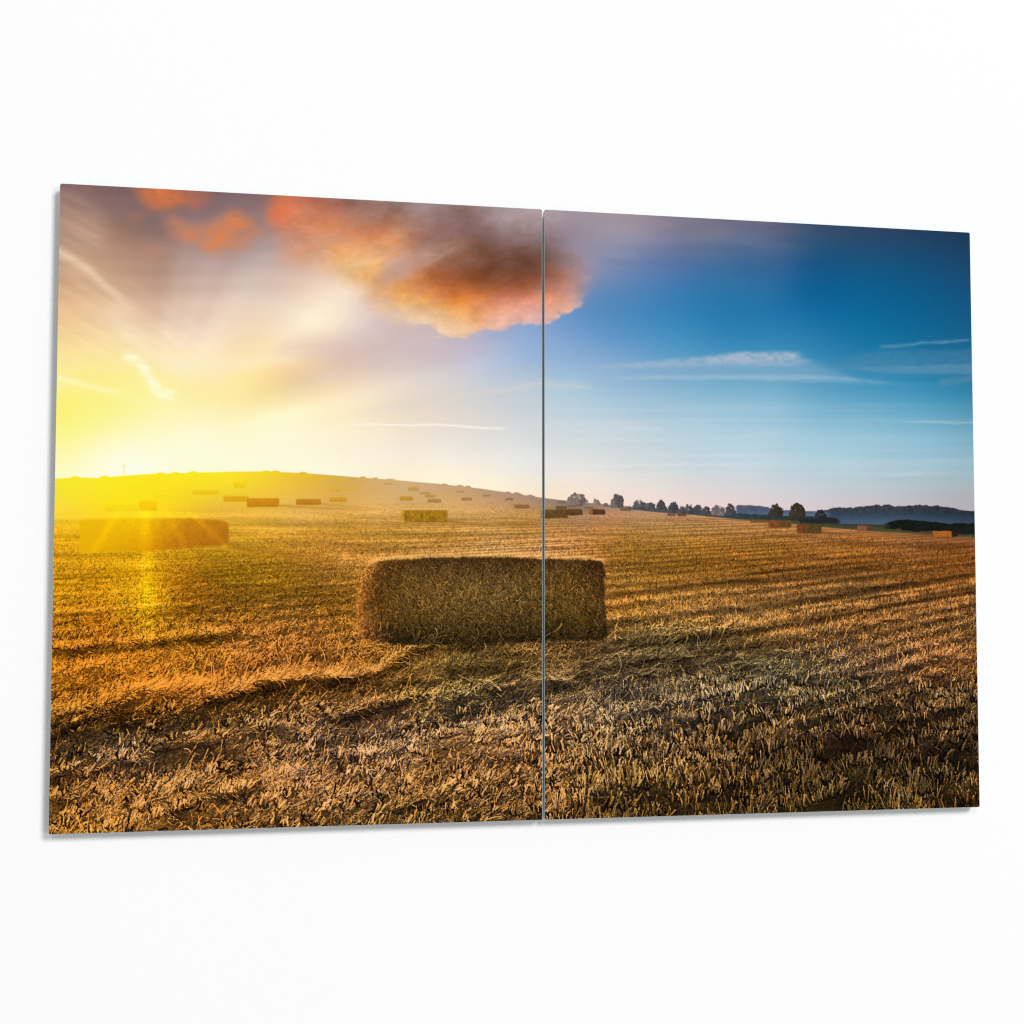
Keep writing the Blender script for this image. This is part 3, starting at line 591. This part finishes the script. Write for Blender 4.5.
# trees: (centre x, half width, top, bottom, colour)
for tx, tw, t0, t1, c_ in [(577,10,492.3,505,(118,104,98)),(587,1.8,499,504,(140,118,108)),(597,3.6,498,505,(132,112,102)),(606,4.5,502,507,(124,110,104)),(614.6,3.2,496,507,(104,92,86)),(617.5,6.6,493,508,(98,90,86)),(628,3.5,504.5,509,(104,96,94)),
    (640,7,499,510,(84,84,86)),(650,5.4,502,511,(82,84,88)),(661,5.2,500,512,(76,76,80)),(673,6,502,513,(72,72,78)),(682,4,505.5,514,(76,74,78)),(689,4.5,504,514,(74,72,76)),(698,5,504.5,514,(70,72,78)),(706,5,506,515,(72,74,80)),(718,6.5,504.5,516,(112,104,104)),(730,5,504,514.5,(72,68,74)),
    (775.5,7.5,503.5,517,(58,52,44)),(797,8.6,503.5,518,(60,52,42)),(820.5,6,508.5,520,(42,44,46))]:
    q = ((GX+rag*2.4-tx)/tw)**2
    top = t0 + .5 + (t1-t0)*.8*(1-np.sqrt(np.clip(1-q, 0, 1))) + 2.0*leafy + 2.2*fbm(GX/4.5, GX*0+tx, 285, 4, .7)
    m_ = (q < 1)*smooth(-.5, .5, GY-top)*(1-smooth(t1-1.2, t1+.6, GY))
    m_ = m_*np.where((leafy > .38) & (GY < t0+(t1-t0)*.55), .45, 1.0)
    col = np.asarray(c_, np.float32)*(1 + .34*leafy + .12*np.clip((tx-GX)/tw, -1, 1)*smooth(490, 500, GY))[..., None]
    over(m_, col.astype(np.float32)); TREE_IDS.append((len(TREE_IDS), m_))
for tx, t0, t1 in [(775.5,512,519),(797,512,520)]:
    over((np.abs(GX-tx) < .7)*(GY > t0)*(GY < t1)*0.8, np.array([58, 50, 46], np.float32))
pyl = (np.abs(GX-124) < .6)*(GY > 464.5)*(GY < 475)*.35 + (np.abs(GY-466) < .6)*(np.abs(GX-124) < 2)*.2
over(pyl, np.array([225, 205, 90], np.float32))

# ---- far bales: x0, y0, x1, y1, colour, lit left end (width, colour)
FAR = [(80,519,228.6,552,None,None),(105,500.5,157,511,(248,218,16),None),(139,500.5,157,510.5,(242,194,6),None),(155,493.5,174,497,(246,216,16),None),(192,490,218.5,494.6,(228,188,16),None),(223.5,496,249,501.6,(206,150,14),None),
 (246.5,498.2,279,507,(186,116,14),None),(296,499,321,505,(178,112,22),None),(329.5,497.4,347,502,(198,142,42),None),(329.5,488.6,341,491.6,(208,160,44),None),(333,484.6,340,486.2,(214,172,56),None),(345,488,357.5,490.2,(214,166,56),None),
 (305,475.6,315,478.6,(232,184,50),None),(233,481,246,488,(236,200,20),None),(384,482.6,392,484.4,(190,146,66),None),(401,510,447.6,522.6,(152,108,24),(3.4,(208,150,40))),(399.5,496.4,412.8,500.6,(184,138,50),None),(408,486.4,419,491,(192,148,82),None),(420,491.8,430,494.4,(176,134,72),None),
 (425,494.6,436,497.6,(174,132,76),None),(427.5,499,441,502.6,(166,124,72),None),(457,491,464,492.6,(160,126,88),None),(461,497.6,472,500.6,(150,112,68),None),(482.5,494.4,490,496.6,(146,116,86),None),(505,498,513.4,500.4,(122,98,76),None),(514,504.6,529,508.4,(134,96,60),(2.2,(160,112,66))),
 (541,509.6,568,518.2,(96,68,34),(3.2,(160,94,38))),(555.6,505.8,567,509.4,(106,80,56),None),(567.6,504.8,577,507.4,(112,90,72),None),(577,503.6,583,506.6,(104,86,74),None),(567,509,582.6,515.4,(92,64,34),None),(584,506.8,593.6,508.8,(112,88,64),None),(589,509.2,605,514.6,(80,54,32),(3.6,(150,92,44))),
 (558,500.6,566,503.4,(120,98,84),None),(620,508.4,631,511,(92,82,74),None),(667,513,676,516,(96,72,56),None),(677.4,513,687,516.4,(96,72,58),None),(707,514.6,716,516.6,(90,72,64),None),
 (750,519.6,768,522.8,(112,74,44),None),(768.4,520.2,791.2,527.6,(98,70,36),(10.5,(122,74,38))),(796.6,524.2,821.6,533.4,(82,64,34),(9.6,(116,70,36))),(857,525.6,873.4,530.6,(86,60,44),(9.5,(134,84,58))),(896,528.6,901,530.4,(106,72,50),None),(919.6,531.2,933,534.4,(92,68,48),None),(932.6,531,957.6,536.8,(44,32,20),(19,(168,96,38)))]
FAR_IDS = []; BIGHAZE = np.zeros_like(GX)
gr2 = fbm(GX/4, GY/3, 293, 4, .6)
gr = fbm(UX/1.5, UY/2.2, 291, 3, .7)
for k, (x0, y0, x1, y1, c_, lit) in enumerate(FAR):
    if k == 0:
        m_ = blur(poly([(79.5,553),(79.5,522),(82,519.8),(110,518.6),(150,518),(190,518.4),(222,520),(228,523),(229.4,533),(228,544),(200,547),(150,551)], GX+wq*.6, GY+wq*.6), .8)
        cc = np.clip(tps([(85,525,232,180,8),(85,548,230,174,8),(120,525,237,186,6),(145,525,234,180,7),(120,548,224,162,8),(155,540,212,146,8),(180,525,200,132,14),(180,543,184,112,16),(215,528,184,112,18),(225,540,170,102,18),(205,545,172,104,16)], 1e-3), 0, 254)
        cc = cc*(1+(.10*gr+.06*gr2)[..., None]*smooth(60, 200, GX)[..., None]); over(m_*.97, cc.astype(np.float32)); BIGHAZE = m_; continue
    hw, hh_ = (x1-x0)/2, (y1-y0)/2; rr = min(1.8, hh_*.7)
    qx = np.abs(GX-(x0+x1)/2 + .6*gr2)-hw+rr; qy = np.abs(GY-(y0+y1)/2 + .5*gr2)-hh_+rr
    sd = np.hypot(np.maximum(qx, 0), np.maximum(qy, 0)) + np.minimum(np.maximum(qx, qy), 0) - rr
    m_ = 1-smooth(-.7, .7, sd)
    tex = (1 + (.30*gr + .16*gr2)*smooth(2, 9, np.float32(y1-y0))*(1-.95*np.clip(glare*1.6, 0, 1)))
    shade = 1 + .10*np.clip(((y0+y1)/2-GY)/(y1-y0), -1, 1)
    over(m_*(0.75 if y1-y0 < 3.2 else .95), (np.asarray(c_, np.float32)*(tex*shade)[..., None]).astype(np.float32))
    if lit is not None:
        ml_ = m_*smooth(-.5, .5, x0+lit[0]-GX)
        over(ml_, (np.asarray(lit[1], np.float32)*tex[..., None]).astype(np.float32))
    if k == 15:
        over(np.exp(-((GY-y0+.8)/.9)**2)*(GX > x0)*(GX < x1)*.6, np.array([222, 178, 100], np.float32))
    FAR_IDS.append((k, m_))
# soft printed shadows thrown to the right of some far bales
for pts, h, col, al in [([(280,505.5),(320,508),(370,510.5)], 1.4, (172,118,44), .6), ([(447,521),(470,524),(500,526),(540,527)], 2.2, (140,100,48), .6), ([(322,504),(360,507.5),(385,510)], 1.1, (180,130,62), .5), ([(822,532),(840,534),(860,536)], 1.2, (90,66,40), .6), ([(230,545),(262,552),(300,556),(330,562)], 4, (132,86,18), .5)]:
    d_, t_ = line_dist(pts); over(np.exp(-(d_/h)**2)*(1-t_*.7)*al, np.array(col, np.float32))

# ---- the glare of the low sun as it was caught in the printed picture
gl = np.exp(-(np.hypot((GX-143)/95, (GY-478)/24))**2)*land
art = mixc(art, (254, 238, 40), gl*.35)
gl2 = np.exp(-(np.hypot((GX-150)/200, (GY-505)/76))**2)*land*(1-BIGHAZE*.6)
art = art + gl2[..., None]*(np.array([255, 195, 52], np.float32)-art).clip(0, 255)*.27
ax = 145 + (GY-480)*0.02
lance = np.exp(-((GX-ax)/(5.0+.02*(GY-480)))**2)*smooth(500, 525, GY)*(1-smooth(610, 655, GY))
lance = lance*(1-.55*BIGHAZE)
art = art + lance[..., None]*np.array([34, 30, -2], np.float32)
for sx_, sl in [(172, 1.1), (166, .55), (120, -.6)]:
    l2 = np.exp(-((GX-(143+(GY-470)*sl))/4.5)**2)*smooth(505, 520, GY)*(1-smooth(540, 580, GY))
    art = art + l2[..., None]*np.array([14, 12, 0], np.float32)
art = np.clip(art + rng.normal(0, 1.1, GX.shape)[..., None], 0, 252)
ink = lin(art).astype(np.float32)
# ================================================================== the scene itself
import bpy, bmesh
from mathutils import Matrix, Vector
scene = bpy.context.scene
S = 0.001                                   # mm to metres
FLAT = 1.08                                 # how bright the lamps make a pure white surface

def mat(name, color, rough=0.5, spec=0.3, **kw):
    m = bpy.data.materials.new(name); m.use_nodes = True
    b = m.node_tree.nodes['Principled BSDF']
    b.inputs['Base Color'].default_value = (*color, 1); b.inputs['Roughness'].default_value = rough
    b.inputs['Specular IOR Level'].default_value = spec
    for k, v in kw.items(): b.inputs[k].default_value = v
    return m
def noise_color(m, scale, c1, c2):
    nt = m.node_tree; b = nt.nodes['Principled BSDF']
    tc = nt.nodes.new('ShaderNodeTexCoord'); n = nt.nodes.new('ShaderNodeTexNoise'); r = nt.nodes.new('ShaderNodeValToRGB')
    n.inputs['Scale'].default_value = scale; n.inputs['Detail'].default_value = 4
    r.color_ramp.elements[0].position = .3; r.color_ramp.elements[1].position = .7
    r.color_ramp.elements[0].color = (*c1, 1); r.color_ramp.elements[1].color = (*c2, 1)
    nt.links.new(tc.outputs['Object'], n.inputs['Vector']); nt.links.new(n.outputs['Fac'], r.inputs['Fac']); nt.links.new(r.outputs['Color'], b.inputs['Base Color'])
m_wall = mat('white_wall', (.9, .9, .9), .9, 0.0); noise_color(m_wall, 6, (.897, .898, .9), (.9, .9, .9))
m_glass = mat('ground_glass_edge', (.62, .70, .69), .35, .25); noise_color(m_glass, 300, (.42, .49, .48), (.50, .57, .56))
m_foot = mat('clear_rubber', (.5, .5, .5), .6, .2); noise_color(m_foot, 200, (.45, .45, .45), (.55, .55, .55))
m_ink = mat('printed_ink', (.5, .5, .5), .55, 0.0)
at = m_ink.node_tree.nodes.new('ShaderNodeAttribute'); at.attribute_name = 'ink'
m_ink.node_tree.links.new(at.outputs['Color'], m_ink.node_tree.nodes['Principled BSDF'].inputs['Base Color'])

def link(o, parent=None):
    scene.collection.objects.link(o)
    if parent: o.parent = parent
    return o
def obj(name, bm, m, parent=None, smooth_=False):
    me = bpy.data.meshes.new(name); bm.to_mesh(me); bm.free(); me.materials.append(m)
    if smooth_: me.polygons.foreach_set('use_smooth', [True]*len(me.polygons))
    return link(bpy.data.objects.new(name, me), parent)

# world axes: x right, z up along the wall, the wall lies in the plane y = 0 and faces -y
GLASS, GAP_WALL, CHAM, SEAM = 4.0, 6.2, 0.26, 2.3   # SEAM: between the two prints
def rounded(x0, x1, z0, z1, r, n=6):
    out = []
    for cx, cz, a0 in [(x1-r, z1-r, 0), (x0+r, z1-r, 90), (x0+r, z0+r, 180), (x1-r, z0+r, 270)]:
        for k in range(n+1):
            a = math.radians(a0 + 90*k/n); out.append((cx+r*math.cos(a), cz+r*math.sin(a)))
    return out
def glass_bm(x0, x1, z0, z1):
    bm = bmesh.new()
    yf, yb = -(GAP_WALL+GLASS), -GAP_WALL
    rings = []
    for inset, y in [(CHAM, yf), (0, yf+CHAM), (0, yb-CHAM), (CHAM, yb)]:
        rings.append([bm.verts.new(((x)*S, y*S, z*S)) for x, z in rounded(x0+inset, x1-inset, z0+inset, z1-inset, 2.3-inset)])
    n = len(rings[0])
    for a, b in zip(rings, rings[1:]):
        for k in range(n): bm.faces.new((a[k], a[(k+1) % n], b[(k+1) % n], b[k]))
    bm.faces.new(rings[0]); bm.faces.new(list(reversed(rings[-1])))
    bmesh.ops.recalc_face_normals(bm, faces=bm.faces)
    return bm

# what each little square of the print shows, so that the motifs are pieces of the print
KIND = np.zeros((NY-1, NX-1), np.int16)      # 0 field
def mid(a): return (a[:-1, :-1]+a[1:, :-1]+a[:-1, 1:]+a[1:, 1:])/4
def k_cells(m_): return mid(m_) > .5
KIND[mid(land) < .5] = 1                     # sky
cl_ = (KIND == 1) & (mid(cloud_a) > .5)
for k, (c0, c1, r0, r1) in enumerate([(262, 999, 0, 999), (0, 262, 0, 208), (0, 262, 208, 999)]):   # the big cloud and two puffs
    KIND[cl_ & (mid(GX) >= c0) & (mid(GX) < c1) & (mid(GY) >= r0) & (mid(GY) < r1)] = 20+k
KIND[mid(WOOD) > .5] = 3
KIND[mid(HEDGE) > .5] = 4
for k, m_ in TREE_IDS: KIND[k_cells(m_)] = 200+k
for k, m_ in FAR_IDS: KIND[k_cells(m_)] = 100+k
KIND[mid(BIGHAZE) > .5] = 7
KIND[mid(np.maximum(balem, topb*(topb > .5))) > .5] = 8
def biggest(K):
    """the largest connected piece of a mask"""
    lab = np.where(K, np.arange(1, K.size+1).reshape(K.shape), 0)
    while True:
        new = lab.copy()
        for ax in (0, 1):
            a = np.moveaxis(new, ax, 0); n = a.shape[0]
            for q in range(1, n): on = (a[q] > 0) & (a[q-1] > 0); a[q][on] = np.maximum(a[q][on], a[q-1][on])
            for q in range(n-2, -1, -1): on = (a[q] > 0) & (a[q+1] > 0); a[q][on] = np.maximum(a[q][on], a[q+1][on])
        if (new == lab).all(): break
        lab = new
    return lab == np.bincount(lab[lab > 0]).argmax()
# crumbs of a motif go back to the field or sky they lie in, separately on each panel
ground_kind = np.where(mid(land) < .5, 1, 0)
for half in (slice(0, (NX-1)//2), slice((NX-1)//2, NX-1)):
    sub = KIND[:, half]; gk = ground_kind[:, half]
    for k in [int(q) for q in np.unique(sub) if q > 1]:
        J, I = np.nonzero(sub == k); b = (slice(J.min(), J.max()+1), slice(I.min(), I.max()+1))
        m_ = sub[b] == k; keep = biggest(m_)
        if keep.sum() < 14: keep[:] = False
        off = m_ & ~keep; sub[b][off] = gk[b][off]

NAMES = {1: 'printed_sky', 3: 'printed_wood', 4: 'printed_hedge', 7: 'printed_straw_bale', 8: 'printed_straw_bale'}
def kind_name(k): return 'printed_cloud' if 20 <= k < 30 else 'printed_tree' if k >= 200 else 'printed_straw_bale' if k >= 100 else NAMES[k]
PART_LABEL = {20: 'big orange cloud with a dark brown belly', 7: 'straw bale veiled by the yellow sun glare', 8: 'big straw bale in shade with a sunlit top edge', 3: 'misty blue wooded hill', 4: 'dark hedge along the far field edge'}

def ink_mesh(name, x0, x1, z0, z1, kinds, parent, y):
    """the squares of the given kinds between x0..x1, z0..z1, as one flat sheet of ink"""
    xs = ux.copy(); zs = uy.copy()
    i0 = int(np.argmin(abs(ux-x0))); i1 = int(np.argmin(abs(ux-x1))); j0 = int(np.argmin(abs(uy-z1))); j1 = int(np.argmin(abs(uy-z0)))
    xs[i0], xs[i1], zs[j0], zs[j1] = x0, x1, z1, z0
    K = np.isin(KIND[j0:j1, i0:i1], kinds)
    for jj_ in (0, 1):                       # the sheet follows the glass's rounded corners
        for ii_ in (0, 1):
            K[-1 if jj_ else 0, -1 if ii_ else 0] = False
    if not K.any(): return None
    if not K.any(): return None
    J, I = np.nonzero(K); J = J+j0; I = I+i0
    quad = np.stack([J*NX+I, (J+1)*NX+I, (J+1)*NX+I+1, J*NX+I+1], 1)
    uniq, inv = np.unique(quad.ravel(), return_inverse=True)
    vj, vi = uniq // NX, uniq % NX
    co = np.stack([xs[vi]*S, np.full(len(uniq), y*S), zs[vj]*S], 1).astype(np.float32)
    me = bpy.data.meshes.new(name)
    me.vertices.add(len(uniq)); me.vertices.foreach_set('co', co.ravel())
    nf = len(quad); me.loops.add(nf*4); me.loops.foreach_set('vertex_index', inv.astype(np.int32).ravel())
    me.polygons.add(nf); me.polygons.foreach_set('loop_start', np.arange(0, nf*4, 4, dtype=np.int32))
    me.update(calc_edges=True)
    ca = me.color_attributes.new('ink', 'FLOAT_COLOR', 'POINT')
    col = np.ones((len(uniq), 4), np.float32); col[:, :3] = np.clip(ink[vj, vi]/FLAT, 0, .98)
    ca.data.foreach_set('color', col.ravel())
    me.materials.append(m_ink)
    o = bpy.data.objects.new(name, me)
    return link(o, parent)

def panel(x0, x1, label, picture_label):
    z0, z1 = -H_/2, H_/2
    root = bpy.data.objects.new('glass_panel', None); link(root)
    root.location = ((x0+x1)/2*S, 0, z0*S); root.empty_display_size = .05
    root['label'] = label; root['category'] = 'glass panel'; root['group'] = 'printed glass panels side by side on the white wall'
    inv = Matrix.Translation(-root.location)
    parts = []
    g = obj('glass_plate', glass_bm(x0-.30, x1+.30, z0-.30, z1+.30), m_glass, root)
    parts.append(g)
    a0, a1, b0, b1 = x0, x1, z0, z1
    yp = -(GAP_WALL+GLASS) - .06
    pr = ink_mesh('printed_picture', a0, a1, b0, b1, [0], root, yp)
    pr['label'] = picture_label
    parts.append(pr); subs = []
    for k in [int(q) for q in np.unique(KIND) if q > 0]:
        o = ink_mesh(kind_name(k), a0, a1, b0, b1, [k], pr, yp)
        if o:
            subs.append(o)
            if k in PART_LABEL: o['label'] = PART_LABEL[k]
    for fx in (x0+22, x1-22):
        for fz in (z0+22, z1-22):
            bm = bmesh.new()
            bmesh.ops.create_cone(bm, cap_ends=True, segments=24, radius1=6*S, radius2=5*S, depth=GAP_WALL*S,
                                  matrix=Matrix.Translation((fx*S, -GAP_WALL/2*S, fz*S)) @ Matrix.Rotation(math.radians(90), 4, 'X'))
            parts.append(obj('rubber_foot', bm, m_foot, root))
    for p_ in parts: p_.data.transform(inv)
    for p_ in subs: p_.data.transform(inv)
    return root
panel(-W/2, -SEAM/2, 'glass panel printed with low sun glare and orange cloud over straw bales, on white wall', 'sunlit half of a stubble field picture')
panel(SEAM/2, W/2, 'glass panel printed with deep blue sky, far trees and shaded stubble, on white wall', 'blue sky half of a stubble field picture')

# the white wall behind
bm = bmesh.new()
v = [bm.verts.new(c) for c in [(-2.6, 0, -1.6), (2.6, 0, -1.6), (2.6, 0, 1.6), (-2.6, 0, 1.6)]]
bm.faces.new(v)
wall = obj('wall', bm, m_wall); wall['kind'] = 'structure'
for p_ in wall.data.polygons:
    if p_.normal.y > 0: wall.data.flip_normals(); break

# ------------------------------------------------------------------ camera
F = 1525.07
R_cv = np.array([[0.979031779, 0.000462739, 0.203707047], [0.0123262565, -0.998299613, -0.0569732104], [0.203334303, 0.0582895289, -0.97737275]])
C_mm = np.array([-290.05800566, -76.4407018, 1263.07072388])
# print axes (x right, y up, z towards the viewer) to world: x -> x, y -> z, z -> -y
def tw(v_): return Vector((v_[0], -v_[2], v_[1]))
cam = bpy.data.objects.new('camera', bpy.data.cameras.new('camera')); link(cam)
right = tw(R_cv[0]); up = -tw(R_cv[1]); back = -tw(R_cv[2])
M = Matrix((right, up, back)).transposed().to_4x4()
pos = tw(C_mm)*S; pos.y -= (GAP_WALL+GLASS)*S
cam.matrix_world = Matrix.Translation(pos) @ M
cam.data.sensor_width = 36; cam.data.lens = 36*F/1024
cam.data.clip_start = .01; cam.data.clip_end = 100
scene.camera = cam

# ------------------------------------------------------------------ studio light: one key from upper right, broad fills around
def area(name, loc, size, power, target=(0, 0, 0)):
    l = bpy.data.lights.new(name, 'AREA'); l.shape = 'DISK'; l.size = size; l.energy = power
    o = bpy.data.objects.new(name, l); link(o); o.location = loc
    o.rotation_euler = (Vector(target)-Vector(loc)).to_track_quat('-Z', 'Y').to_euler()
    return o
KEY, FILL = 1.0, 1.0
D = 40.0
# three softboxes: the main one upper right, weaker ones right and upper left
for name_, d_, w_ in (('key_lamp', (.56, -1.0, .60), .68), ('side_lamp', (.62, -1.0, -.02), .17), ('top_lamp', (-.22, -1.0, .62), .15)):
    dv = Vector(d_).normalized()
    area(name_, dv*D, 13.0, 18400*KEY*w_*(.647/abs(dv.y)))
world = bpy.data.worlds.new('World'); scene.world = world; world.use_nodes = True
bg = world.node_tree.nodes['Background']; bg.inputs['Color'].default_value = (1, 1, 1, 1); bg.inputs['Strength'].default_value = .36*FILL
scene.view_settings.view_transform = 'Standard'; scene.view_settings.look = 'None'
scene.view_settings.exposure = 0; scene.view_settings.gamma = 1
scene.render.engine = 'CYCLES'
scene.cycles.pixel_filter_type = 'BLACKMAN_HARRIS'; scene.cycles.filter_width = 1.15
scene.cycles.use_denoising = False
scene.cycles.max_bounces = 4
